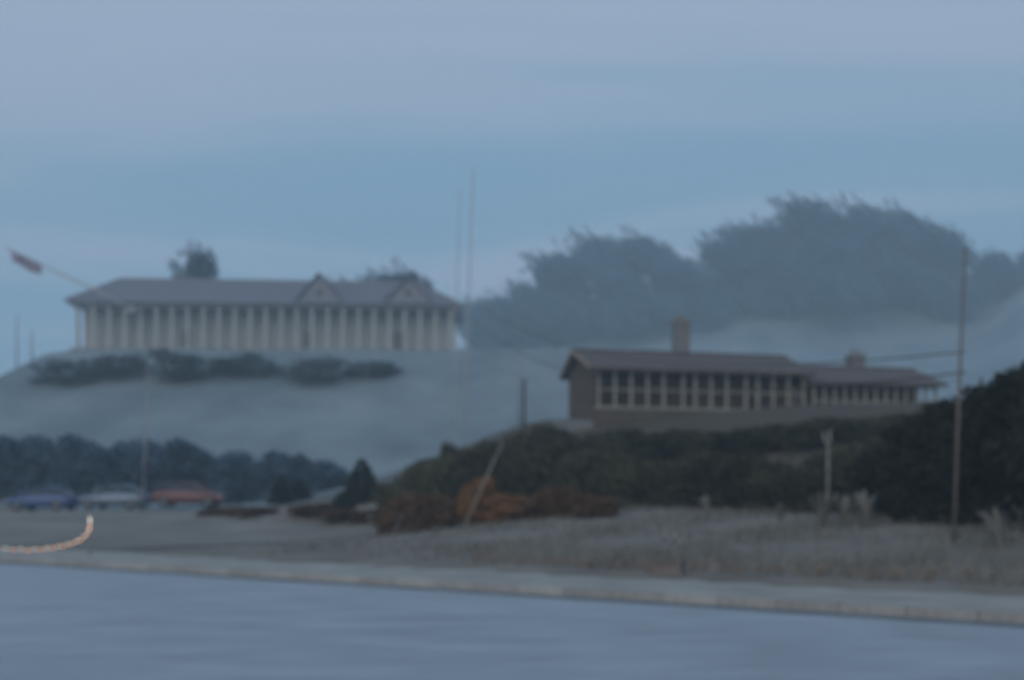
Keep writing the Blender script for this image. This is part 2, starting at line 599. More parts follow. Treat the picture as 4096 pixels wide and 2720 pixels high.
for (gx, gw, gh) in ((28.6, 2.9, 3.5), (39.2, 3.1, 3.2)):
    gb = MB().prism([(gx - gw, z0 - 0.1), (gx + gw, z0 - 0.1), (gx, z0 + gh)], 'y', -0.35, 4.5).build('gable', M_lgab, pav)
    for sg in (-1, 1):
        q = MB()
        q.v = [(gx, -0.75, z0 + gh + 0.03), (gx, 5.2, z0 + gh + 0.03), (gx + sg * (gw + 0.45), 5.2, z0 - 0.42), (gx + sg * (gw + 0.45), -0.75, z0 - 0.42),
               (gx, -0.75, z0 + gh + 0.2), (gx, 5.2, z0 + gh + 0.2), (gx + sg * (gw + 0.45), 5.2, z0 - 0.25), (gx + sg * (gw + 0.45), -0.75, z0 - 0.25)]
        q.f = [(0, 1, 2, 3), (4, 7, 6, 5), (0, 3, 7, 4), (1, 5, 6, 2), (0, 4, 5, 1), (3, 2, 6, 7)]
        q.build('roof_slope', M_lroof, gb)
    w_ = MB().tube([(gx, -0.38, z0 + 1.25), (gx, -0.30, z0 + 1.25)], 0.5, 16).build('round_window', M_glass, gb)
post_m = MB().box(-0.17, 0.17, -0.17, 0.17, 0.0, 4.84).box(-0.25, 0.25, -0.25, 0.25, 0.0, 0.35).box(-0.25, 0.25, -0.25, 0.25, 4.55, 4.84).mesh('post', M_lpost)
NP = 25
for i in range(NP):
    inst('post', post_m, pav, (0.3 + i * (LEN - 0.6) / (NP - 1), -0.05, 0.0))
win_m = MB().box(-0.62, 0.62, -0.06, 0.02, 0.75, 3.3).mesh('window', M_shut)
frm_m = MB().box(-0.72, 0.72, -0.1, 0.0, 3.3, 3.42).box(-0.72, 0.72, -0.14, 0.0, 0.63, 0.75).box(-0.72, -0.62, -0.1, 0, 0.75, 3.3).box(
    0.62, 0.72, -0.1, 0, 0.75, 3.3).box(-0.03, 0.03, -0.09, 0, 0.75, 3.3).box(-0.62, -0.03, -0.085, 0, 2.2, 2.27).box(0.03, 0.62, -0.085, 0, 2.2, 2.27).mesh('window_frame', M_lpost)
dor_m = MB().box(-0.6, 0.6, -0.06, 0.02, 0.02, 2.6).mesh('door', M_ldoor)
for i in range(NP - 1):
    x = 0.3 + (i + 0.5) * (LEN - 0.6) / (NP - 1)
    if i in (6, 14, 20):
        inst('door', dor_m, pav, (x, 2.6, 0))
    else:
        w = inst('window', win_m, pav, (x, 2.6, 0))
        inst('frame', frm_m, w)
# dark chimney stack
ch = MB().box(9.6, 11.0, DEP / 2 + 0.6, DEP / 2 + 1.9, 6.5, 10.0).build('chimney', mat('sooty_brick', (0.09, 0.085, 0.09), 0.9, 0.2, 3), pav)
MB().box(9.45, 11.15, DEP / 2 + 0.45, DEP / 2 + 2.05, 10.0, 10.3).build('chimney_cap', M_ltrim, ch)

# slanted flagpole on its left gable, with a flag
fp = empty('flagpole', (-52.6, 116.6, 24.6))
tag(fp, 'white slanted flagpole at the left end of the pavilion', 'flagpole')
MB().tube([(8.0, 0.9, -0.6), (3.6, 0.5, 1.7), (-6.0, -0.4, 6.2)], [0.17, 0.14, 0.07], 10).build('pole', M_lpost, fp, True)
MB().tube([(-6.0, -0.4, 6.2), (-6.15, -0.41, 6.27)], [0.13, 0.13], 10).build('finial', M_ltrim, fp, True)
MB().box(7.5, 8.5, 0.5, 1.5, -1.1, -0.25).build('bracket', M_ltrim, fp, bevel=0.05)
fl = MB()
nu, nv = 14, 8
for i in range(nu + 1):
    for j in range(nv + 1):
        u, v = i / nu, j / nv
        a = Vector((-5.6, -0.37, 6.0)).lerp(Vector((-2.2, -0.08, 4.4)), u)
        fl.v.append((a.x + 0.15 * v, a.y - 0.1 + 0.16 * math.sin(u * 9 + v * 3) * v, a.z - 1.35 * v + 0.1 * math.sin(u * 8) * v))
for i in range(nu):
    for j in range(nv):
        k = i * (nv + 1) + j
        fl.f.append((k, k + nv + 1, k + nv + 2, k + 1))
M_flag = mat('faded_flag', (0.22, 0.15, 0.20), 0.9, 0.35, 1.1, col2=(0.30, 0.24, 0.30))
flag = fl.build('flag', M_flag, None, True)
flag.location = fp.location
sm = flag.modifiers.new('thick', 'SOLIDIFY'); sm.thickness = 0.01
tag(flag, 'faded mauve flag hanging from the slanted flagpole', 'flag')

# ------------------------------------------------------------------ the brown house on the bank (right)
M_rwall = mat('brown_boards', (0.100, 0.072, 0.052), 0.85, 0.25, 1.2, 0.15, stretch=(0.3, 1, 4))
M_rend = mat('grey_gable_render', (0.25, 0.24, 0.23), 0.85, 0.15, 0.8, 0.05)
M_rroof = mat('brown_roof_tile', (0.110, 0.082, 0.076), 0.75, 0.25, 2.0, 0.2)
M_rpost = mat('pale_post', (0.36, 0.335, 0.28), 0.7, 0.12, 3)
M_rrail = mat('pale_rail', (0.30, 0.285, 0.24), 0.7, 0.12, 2)
M_rstone = mat('brown_stone_base', (0.105, 0.080, 0.060), 0.9, 0.3, 1.5, 0.3)
M_tan = mat('tan_bargeboard', (0.24, 0.17, 0.12), 0.7, 0.15, 3)
M_brick = mat('chimney_brick', (0.20, 0.19, 0.195), 0.9, 0.2, 3)
HS0 = Vector((4.6, 56.0, 6.7))
hs = empty('house', HS0, R(12))
hs.scale = (0.846, 1, 1)
tag(hs, 'low brown house with a row of pale veranda posts above the hedge', 'building')


def house_block(x0, x1, dep, zf, ze, zr, endwall):
    MB().box(x0, x1, 1.7, dep, -2.6, ze).build('wall', M_rwall, hs)
    MB().box(x0, x1 - 0.01, -0.2, 1.69, -2.8, zf).build('foundation', M_rstone, hs)
    MB().box(x0 - 0.05, x1, -0.3, 1.66, zf + 0.003, zf + 0.14).build('veranda_floor', M_rrail, hs)
    r = MB()
    mid = dep / 2 + 0.3
    r.v = [(x0 - 0.5, -0.75, ze - 0.05), (x1 + 0.4, -0.75, ze - 0.05), (x1 + 0.4, mid, zr), (x0 - 0.5, mid, zr), (x1 + 0.4, dep + 0.5, ze + 0.1), (x0 - 0.5, dep + 0.5, ze + 0.1),
           (x0 - 0.5, -0.75, ze - 0.25), (x1 + 0.4, -0.75, ze - 0.25), (x1 + 0.4, mid, zr - 0.2), (x0 - 0.5, mid, zr - 0.2), (x1 + 0.4, dep + 0.5, ze - 0.1), (x0 - 0.5, dep + 0.5, ze - 0.1)]
    r.f = [(0, 1, 2, 3), (3, 2, 4, 5), (6, 9, 8, 7), (9, 11, 10, 8), (0, 6, 7, 1), (4, 10, 11, 5), (0, 3, 9, 6), (3, 5, 11, 9), (1, 7, 8, 2), (2, 8, 10, 4)]
    ro = r.build('roof', M_rroof, hs)
    MB().tube([(x0 - 0.5, mid, zr + 0.02), (x1 + 0.4, mid, zr + 0.02)], 0.1, 8).build('ridge_cap', M_rroof, ro)
    g = MB().prism([(1.7, ze), (dep, ze), (mid, zr - 0.25)], 'x', x0 + 0.02, x1 - 0.02).build('gable', M_rwall, hs)
    if endwall:
        MB().box(x0 - 0.06, x0 - 0.003, -0.15, dep, -2.6, ze + 0.05).build('end_wall', M_rwall, hs)
        for (a, b) in (((-0.75, ze - 0.15), (mid, zr - 0.08)), ((dep + 0.5, ze), (mid, zr - 0.08))):
            MB().tube([(x0 - 0.56, a[0], a[1]), (x0 - 0.56, b[0], b[1])], 0.13, 6).build('bargeboard', M_tan, hs)


house_block(0, 15.2, 5.2, 0.0, 2.36, 3.7, True)
house_block(15.6, 25.4, 4.6, 0.12, 1.9, 3.1, False)
MB().box(15.2, 15.62, 1.5, 4.4, -2.4, 1.75).build('link_wall', M_rend, hs)
pm1 = MB().box(-0.075, 0.075, -0.075, 0.075, 0.143, 2.18).box(-0.11, 0.11, -0.11, 0.11, 2.05, 2.18).mesh('post', M_rpost)
pm2 = MB().box(-0.07, 0.07, -0.07, 0.07, 0.263, 1.60).mesh('post', M_rpost)
for i in range(14):
    inst('post', pm1, hs, (0.25 + i * 1.135 + (0.25 if i in (5, 9) else 0), -0.12, 0))
for i in range(13):
    inst('post', pm2, hs, (15.8 + i * 0.79, -0.12, 0))
MB().box(0.0, 15.15, -0.2, -0.04, 2.181, 2.29).build('beam', M_rwall, hs)
MB().box(15.65, 25.4, -0.2, -0.04, 1.601, 1.74).build('beam', M_rwall, hs)
MB().box(0.1, 15.0, -0.23, -0.196, 1.05, 1.13).build('rail', M_rrail, hs)
MB().box(15.7, 25.3, -0.23, -0.191, 0.66, 0.76).build('rail', M_rrail, hs)
M_curt = mat('curtained_glass', (0.075, 0.058, 0.045), 0.75, 0.25, 1.0, 0, 0.2)
wm = MB().box(-0.5, 0.5, -0.05, 0.01, 0.7, 1.95).mesh('window', M_curt)
wf = MB().box(-0.56, 0.56, -0.08, 0, 1.95, 2.03).box(-0.56, 0.56, -0.11, 0, 0.62, 0.7).box(-0.56, -0.5, -0.08, 0, 0.7, 1.95).box(
    0.5, 0.56, -0.08, 0, 0.7, 1.95).box(-0.025, 0.025, -0.075, 0, 0.7, 1.95).mesh('frame', M_rwall)
for x in (2.2, 4.6, 7.2, 9.7, 13.2):
    w = inst('window', wm, hs, (x, 1.7, 0)); inst('frame', wf, w)
for x in (17.2, 19.6, 22.0, 24.2):
    w = inst('window', wm, hs, (x, 1.7, -0.35)); inst('frame', wf, w)
MB().box(11.0, 11.95, 1.63, 1.71, 0.14, 2.1).build('door', mat('house_door', (0.08, 0.06, 0.05), 0.6, 0.2, 3), hs)
for (x, w, zt) in ((7.7, 0.5, 5.6), (21.5, 0.5, 3.9)):
    c = MB().box(x - w, x + w, 3.0, 3.9, 1.6, zt).build('chimney', M_brick, hs)
    MB().box(x - w - 0.1, x + w + 0.1, 2.9, 4.0, zt, zt + 0.15).build('chimney_cap', M_rend, c)
    for s_ in (-0.22, 0.22):
        MB().tube([(x + s_, 3.45, zt + 0.15), (x + s_, 3.45, zt + 0.5)], [0.13, 0.1], 10).build('chimney_pot', M_tan, c, True)
# small lean-to porch against the gable end
porch = MB().prism([(-0.1, -2.4), (-0.1, -0.7), (3.4, -0.3), (3.4, -2.4)], 'x', -1.9, -0.07).build('porch', mat('porch_blue_grey', (0.20, 0.20, 0.20), 0.8, 0.12, 1), hs)
MB().box(-1.3, -0.6, -0.15, -0.103, -2.4, -1.0).build('porch_door', M_ldoor, porch)

# ------------------------------------------------------------------ trees on the wooded hill
wooded = [  # bearing px, depth, top py, width factor
    (490, 333, 298, 1.3), (522, 344, 284, 1.3), (556, 336, 262, 1.2), (590, 344, 240, 1.2), (622, 336, 240, 1.2), (654, 344, 254, 1.2),
    (686, 330, 262, 1.2), (714, 344, 244, 1.1), (744, 336, 226, 1.1), (776, 344, 212, 1.05), (812, 336, 206, 1.05), (846, 330, 210, 1.1),
    (880, 344, 212, 1.0), (908, 336, 216, 1.0), (934, 325, 234, 1.1), (962, 336, 252, 1.2), (992, 344, 258, 1.2), (1022, 330, 250, 1.2), (1054, 344, 240, 1.1)]
for i, (px, d, tp, wf_) in enumerate(wooded):
    p = spot(px, d)
    h = zat(tp, d) - p.z
    h = max(9, h)
    p.z -= 1.5
    plant('windswept_tree', WIND[i % 4], WTR[i % 3], p, h * wf_ * 1.1, h + 1.5, rng.uniform(-0.35, 0.35),
          'hazy wind-swept tree on the wooded hill, ' + (ORD[i] + (' from the left' if i else ' of the row')),
          'tree', 'wind-swept trees on the wooded hill')
# trees behind the pavilion
for px, d, tp, wf_, lb in ((180, 140, 246, 0.55, 'narrow dark tree rising behind the roof near the left end of the pavilion'),
                           (318, 150, 279, 0.9, 'low tree top showing behind the middle of the pavilion roof'),
                           (392, 150, 272, 0.9, 'tree top showing behind the pavilion roof between its two gables')):
    p = spot(px, d)
    h = zat(tp, d) - p.z
    plant('hill_tree', WIND[(px // 7) % 4], WTR[px % 3], p, h * wf_, h, 0.2, lb, 'tree')

# ------------------------------------------------------------------ shrubs
RND = [crown_round('shrub_crown', 4600, 80 + i, M_lf_dark, 0.17, 0.032, comb=(0.6, 0, -0.75)) for i in range(3)]
DEEP = [crown_round('evergreen_crown', 7000, 90 + i, M_lf_deep, 0.06, 0.04) for i in range(2)]
FIR = [crown_cone('fir_crown', 4200, i, M_lf_fir) for i in range(2)]
RUST = [crown_round('rust_crown', 4200, 95 + i, M_lf_rust) for i in range(1)]
BRWN = [crown_round('brown_crown', 4200, 97 + i, M_lf_brown) for i in range(2)]
PALE = [crown_round('hazed_shrub_crown', 2600, 111 + i, M_lf_pale) for i in range(2)]
BLUE = [crown_round('haze_blue_crown', 4200, 121 + i, M_lf_blue) for i in range(2)]
FARB = [crown_round('far_shrub_crown', 4200, 101 + i, M_lf_far) for i in range(2)]


def shrub(crowns, i, px, d, top, wpx, label, group=None, name='shrub', sink=0.0):
    p = spot(px, d)
    p.z -= sink
    h = zat(top, d) - p.z
    return plant(name, crowns[i % len(crowns)], STEM[i % 3], p, wpx * d / 1000, max(h, 0.6), rng.uniform(-0.5, 0.5) if crowns is RND else rng.uniform(0, 6.28), label, 'shrub', group)


# clumps below the pavilion
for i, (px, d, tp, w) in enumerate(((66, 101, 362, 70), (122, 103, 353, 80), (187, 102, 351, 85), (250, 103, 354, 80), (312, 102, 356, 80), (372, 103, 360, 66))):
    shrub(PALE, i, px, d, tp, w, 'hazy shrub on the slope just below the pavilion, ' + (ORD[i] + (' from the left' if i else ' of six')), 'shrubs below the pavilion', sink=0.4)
# hedge at the foot of the hill, its leaves coloured haze-blue
for i, (px, d, tp, w) in enumerate(((-8, 70, 434, 76), (38, 71, 430, 80), (88, 70, 436, 80), (140, 71, 434, 80), (190, 70, 440, 76), (238, 69, 446, 72), (282, 68, 450, 66), (325, 66, 456, 60))):
    shrub(BLUE, i + 1, px, d, tp, w, 'tall haze-blue hedge shrub at the foot of the left hill, ' + (ORD[i] + (' from the left' if i else ' of its row')), 'hedge at the foot of the hill', sink=0.3)
# low heath along the far side of the yard
for i, (px, d, w) in enumerate(((228, 51, 60), (258, 49, 60), (318, 47, 66), (345, 45, 60), (378, 44, 56))):
    shrub(BRWN, i, px, d, 500 + (1.6 - H((px - 512) / 1000 * d, d) - 0.55) * 1000 / d, w, 'low brown heath clump at the far side of the yard, ' + (ORD[i] + (' from the left' if i else ' of five')), 'low heath clumps', name='heath_clump', sink=0.12)
# small firs
for i, (px, d, tp, w, lb) in enumerate(((281, 52, 474, 30, 'left of two small dark firs standing close together'), (300, 53, 478, 30, 'right of two small dark firs standing close together'),
                                        (362, 48, 457, 46, 'broad dark fir standing alone left of the hedge'), (342, 47, 490, 30, 'low bushy fir at the foot of the broad dark fir'))):
    p = spot(px, d)
    plant('fir_tree', FIR[i % 2], STEM[i % 3], p, w * d / 1000 * 1.25, zat(tp, d) - p.z, i * 1.3, lb, 'tree', 'small firs left of the hedge')
# long hedge on the bank, front row then back row
front = [(412, 41, 466, 60), (446, 40, 452, 70), (488, 39, 446, 70), (536, 38, 440, 80), (585, 37, 446, 80), (632, 36, 450, 80),
         (680, 35, 452, 80), (728, 34, 452, 80), (775, 33, 456, 80), (822, 31, 458, 80), (852, 34, 440, 76)]
for i, (px, d, tp, w) in enumerate(front):
    shrub(RND, i, px, d, tp, w * 1.15, 'dark green shrub in the front row of the bank hedge, ' + (ORD[i] + (' from the left' if i else ' of the row')), 'front row of the bank hedge', sink=0.5)
back = [(432, 48, 455, 50), (452, 47, 440, 26), (476, 47, 441, 24), (520, 46, 428, 60), (560, 46, 424, 60), (606, 45, 428, 70), (655, 45, 430, 70), (705, 44, 428, 70), (755, 43, 424, 70), (800, 42, 420, 70), (838, 43, 416, 70), (872, 42, 414, 66)]
for i, (px, d, tp, w) in enumerate(back):
    shrub(RND, i + 1, px, d, tp, w * 1.2, 'dark shrub in the back row of the hedge under the house, ' + (ORD[i] + (' from the left' if i else ' of the row')), 'back row of the bank hedge', sink=0.4)
# the black mass at the right edge
for i, (px, d, tp, w, lb) in enumerate(((876, 28, 436, 60, 'low black-green bush left of the leaning brown pole'), (918, 26, 408, 84, 'rounded black-green bush behind the leaning brown pole'),
                                        (966, 25, 382, 104, 'tall black-green bush just right of the leaning brown pole'), (1024, 24, 350, 130, 'tallest black-green bush at the right edge'),
                                        (1075, 22, 340, 140, 'black-green bush cut off by the right edge'))):
    shrub(DEEP, i, px, d, tp, w, lb, 'black-green bushes at the right', name='evergreen_bush', sink=0.3)
# autumn colour
for i, (px, d, tp, w, k, lb) in enumerate(((404, 38.0, 490, 56, 1, 'brown bracken clump at the left end of the hedge'), (438, 36.0, 490, 76, 1, 'wide brown bracken clump left of the orange shrub'),
                                           (478, 35.5, 474, 56, 0, 'bright orange autumn shrub crossed by the leaning pale stake'), (518, 34.5, 492, 62, 0, 'lower orange autumn shrub right of the leaning pale stake'),
                                           (556, 33.0, 484, 74, 1, 'brown bracken clump right of the orange shrubs'), (594, 31.5, 492, 64, 1, 'rightmost brown bracken clump under the hedge'))):
    shrub(RUST if k == 0 else BRWN, i, px, d, tp, w, lb, 'autumn shrubs at the foot of the hedge', name='autumn_shrub', sink=0.25)


# ------------------------------------------------------------------ pale grass tussocks on the verge
def tussock_mesh(name, seed):
    r = np.random.default_rng(seed)
    n = 70
    V, F = [], []
    for i in range(n):
        a = r.uniform(0, 6.28); l = r.uniform(0.5, 1.0); q = r.uniform(0.02, 0.12); lean = r.uniform(0.15, 0.75)
        dx_, dy_ = math.cos(a), math.sin(a)
        pl = r.uniform() < 0.30
        wd = 0.045 if pl else 0.016
        b = len(V)
        for k in range(4):
            u = k / 3
            x = dx_ * (q + lean * u * u * l * 0.7) - 0.25 * u * u
            y = dy_ * (q + lean * u * u * l * 0.7)
            z = l * u * (1 - 0.25 * lean * u)
            ww = wd * (0.25 if (pl and k < 2) else (1 - 0.8 * (u if not pl else abs(u - 0.75)))) 
            V += [(x - dy_ * ww, y + dx_ * ww, z), (x + dy_ * ww, y - dx_ * ww, z)]
        for k in range(3):
            F.append((b + 2 * k, b + 2 * k + 1, b + 2 * k + 3, b + 2 * k + 2))
    return quadmesh(name, V, F, M_plume)


TUS = [tussock_mesh('plume_grass', 5 + i) for i in range(3)]
for i, (px, d, h, lb) in enumerate(((708, 30, 0.75, 'small pale plume grass tussock under the middle of the hedge'), (780, 28, 0.6, 'small pale plume grass left of the slim pale post'),
                                    (820, 25.5, 1.1, 'tall pale plume grass right beside the slim pale post'), (843, 26, 0.9, 'pale plume grass between the two tallest tussocks'),
                                    (866, 25, 1.1, 'tall pale plume grass left of the leaning brown pole'), (1000, 20, 1.0, 'pale plume grass at the foot of the black bush on the right'))):
    p = spot(px, d)
    o = inst('plume_grass', TUS[i % 3], None, (p.x, p.y, p.z - 0.02), (0, 0, i * 1.1), (h * 0.8, h * 0.8, h))
    tag(o, lb, 'plant', 'pale plume grasses on the verge')

# short dry grass on the verge and bank
n = 60000
sv = nrg.uniform(2.5, 26, n) ** 1.0
tv = nrg.uniform(-16, 40, n)
keep = (sv > 3.0)
P2 = RP + sv[:, None] * RN + tv[:, None] * RD
bx, by = P2[:, 0], P2[:, 1]
tt = bx * RD[0] + by * RD[1]
dens = ss(-24, -12, tt) * (0.45 + 0.55 * np.sin(bx * 0.9 + 2) * np.sin(by * 1.1))
keep &= (nrg.uniform(0, 1, n) < dens) & (np.abs(bx / by) < 0.75)
bx, by = bx[keep], by[keep]
bz = height(bx, by) + 0.02
k = len(bx)
P = np.stack([bx, by, bz + 0.07], -1)
D = np.stack([nrg.normal(0.25, 0.5, k), nrg.normal(0, 0.5, k), np.ones(k)], -1)
go = bpy.data.objects.new('verge_grass', leaves('verge_grass', P, D, 0.24, 0.035, M_blade))
COL.objects.link(go)
tag(go, 'short dry grass scattered over the verge and bank', 'grass', kind='stuff')

# tan reeds in a strip behind the pavement
n = 1500
sv = 3.1 + np.abs(nrg.normal(0, 0.45, n)); tv = nrg.uniform(14.5, 36, n)
P2 = RP + sv[:, None] * RN + tv[:, None] * RD
hz = nrg.uniform(0.05, 0.16, n)
P = np.stack([P2[:, 0], P2[:, 1], height(P2[:, 0], P2[:, 1]) + hz], -1)
D = np.stack([nrg.normal(0.3, 0.4, n), nrg.normal(0, 0.4, n), np.ones(n)], -1)
ro_ = bpy.data.objects.new('tan_grass', leaves('tan_grass', P, D, 0.30, 0.03, leafmat('tan_blade', (0.19, 0.155, 0.125), (0.28, 0.23, 0.185), 0.1)))
COL.objects.link(ro_)
tag(ro_, 'tan dry grass in a strip behind the pavement at the right', 'grass', kind='stuff')

# ------------------------------------------------------------------ poles, masts and wires
M_pole = mat('weathered_pole', (0.16, 0.13, 0.12), 0.9, 0.25, 4, 0.2, stretch=(1, 1, 0.1))
M_dpole = mat('dark_pole', (0.045, 0.042, 0.04), 0.8, 0.25, 4, stretch=(1, 1, 0.1))
M_steel = mat('galvanised', (0.30, 0.29, 0.28), 0.55, 0.15, 3, metallic=0.3)
M_mast = mat('mast_paint', (0.42, 0.42, 0.42), 0.6, 0.1, 2)
M_wire = mat('wire', (0.05, 0.045, 0.05), 0.6, 0.1, 3)
M_guy = mat('pale_stake', (0.40, 0.39, 0.365), 0.6, 0.1, 3)


def pole(name, px, d, top, r0, r1, lean, m, label, cat, group=None, base=None, arm=None):
    p = spot(px, d)
    o = empty(name, p)
    h = zat(top, d) - p.z
    MB().tube([(0, 0, -0.3), (lean * 0.5, 0, h * 0.5), (lean, 0, h)], [r0, (r0 + r1) / 2, r1], 10).build('shaft', m, o, True)
    if arm:
        MB().box(lean - arm, lean + arm, -0.06, 0.06, h - 0.55, h - 0.43).build('crossarm', m, o)
        for q in (-0.85, 0.85):
            MB().tube([(lean + arm * q, 0, h - 0.43), (lean + arm * q, 0, h - 0.25)], [0.045, 0.03], 8).build('insulator', M_glass, o, True)
    else:
        MB().tube([(lean, 0, h), (lean, 0, h + r1 * 1.2)], [r1 * 1.25, r1 * 0.5], 10).build('cap', m, o, True)
    tag(o, label, cat, group)
    return Vector((p.x + lean, p.y, p.z + h))


T_R = pole('utility_pole', 953, 21, 250, 0.038, 0.026, 0.25, M_pole, 'leaning brown wooden pole in front of the black bushes at the right', 'pole')
T_M1 = pole('mast', 463, 72, 168, 0.085, 0.045, 0.75, M_mast, 'taller of the two thin grey masts in the middle of the sky', 'mast', 'thin masts')
T_M2 = pole('mast', 453, 76, 190, 0.07, 0.04, 0.5, M_mast, 'shorter thin grey mast, left of the taller one', 'mast', 'thin masts')
T_D = pole('utility_pole', 524, 48, 381, 0.085, 0.075, 0.0, M_dpole, 'short dark pole at the left end of the house', 'pole')
pole('utility_pole', 519, 62, 350, 0.07, 0.05, 0.0, M_steel, 'thin grey pole just behind the short dark pole', 'pole')
pole('lamp_post', 143, 57, 362, 0.06, 0.04, 0.3, M_steel, 'thin grey post rising from the parked cars at the left', 'post')
pole('utility_pole', 17, 112, 317, 0.10, 0.07, 0.0, M_steel, 'leftmost thin grey post on the hill at the left edge', 'pole', 'posts at the left edge')
pole('utility_pole', 32, 112, 330, 0.10, 0.07, 0.0, M_steel, 'second thin grey post on the hill at the left edge', 'pole', 'posts at the left edge')
# slim pale post with a forked head
p = spot(828, 26)
o = empty('marker_post', p)
hh = zat(432, 26) - p.z
MB().tube([(0, 0, -0.2), (0, 0, hh - 0.35)], 0.016, 8).build('shaft', M_guy, o, True)
MB().tube([(0, 0, hh - 0.38), (-0.09, 0, hh - 0.2), (-0.12, 0, hh - 0.02)], 0.02, 8).build('fork', M_guy, o, True)
MB().tube([(0, 0, hh - 0.38), (0.05, 0, hh - 0.2), (0.05, 0, hh + 0.05)], 0.02, 8).build('fork', M_guy, o, True)
tag(o, 'slim pale post with a forked head in front of the dark hedge', 'post')


def wire(name, a, b, sag, r, m, label, cat='wire', n=28):
    pts = []
    for i in range(n + 1):
        u = i / n
        q = a.lerp(b, u)
        q.z -= sag * 4 * u * (1 - u)
        pts.append(q)
    c = a.copy()
    o = MB().tube([tuple(q - c) for q in pts], r, 6).build(name, m, None, True)
    o.location = c
    return tag(o, label, cat)


wire('overhead_wire', Vector((T_M1.x - 0.35, T_M1.y, zat(315, 72))), Vector((T_R.x, T_R.y, zat(372, 21))), 2.2, 0.022, M_wire, 'lower dark wire sagging from the taller mast to the leaning brown pole')
wire('overhead_wire', Vector((T_M1.x - 0.3, T_M1.y, zat(296, 72))), Vector((T_R.x, T_R.y, zat(352, 21))), 1.9, 0.018, M_wire, 'upper dark wire sagging from the taller mast to the leaning brown pole')
wire('overhead_wire', Vector((-10.0, 117.4, 24.9)), Vector((T_M1.x - 0.35, T_M1.y, zat(318, 72))), 0.8, 0.03, M_wire, 'wire from the right end of the pavilion to the taller mast')
ga = spot(464, 33.5)
stk = empty('leaning_stake', ga)
tip = Vector(((503 - 512) / 1000 * 34, 34.0, zat(441, 34))) - ga
MB().tube([tuple(tip * -0.06), tuple(tip * 0.5), tuple(tip)], [0.022, 0.02, 0.014], 8).build('shaft', M_guy, stk, True)
MB().tube([tuple(tip * 0.985), tuple(tip * 1.01)], [0.022, 0.02], 8).build('cap', M_dpole, stk, True)
tag(stk, 'thin pale stake leaning to the right in front of the orange shrub', 'stake')

# ------------------------------------------------------------------ parked cars
M_tyre = mat('tyre', (0.02, 0.02, 0.02), 0.9, 0.2, 5)
M_rim = mat('rim', (0.14, 0.14, 0.15), 0.4, 0.1, 4, metallic=0.8)
M_lamp = mat('lamp_glass', (0.55, 0.55, 0.55), 0.15, 0.1, 4)
M_tail = mat('tail_glass', (0.25, 0.02, 0.015), 0.2, 0.1, 4)
M_black = mat('black_plastic', (0.025, 0.025, 0.027), 0.6, 0.1, 4)


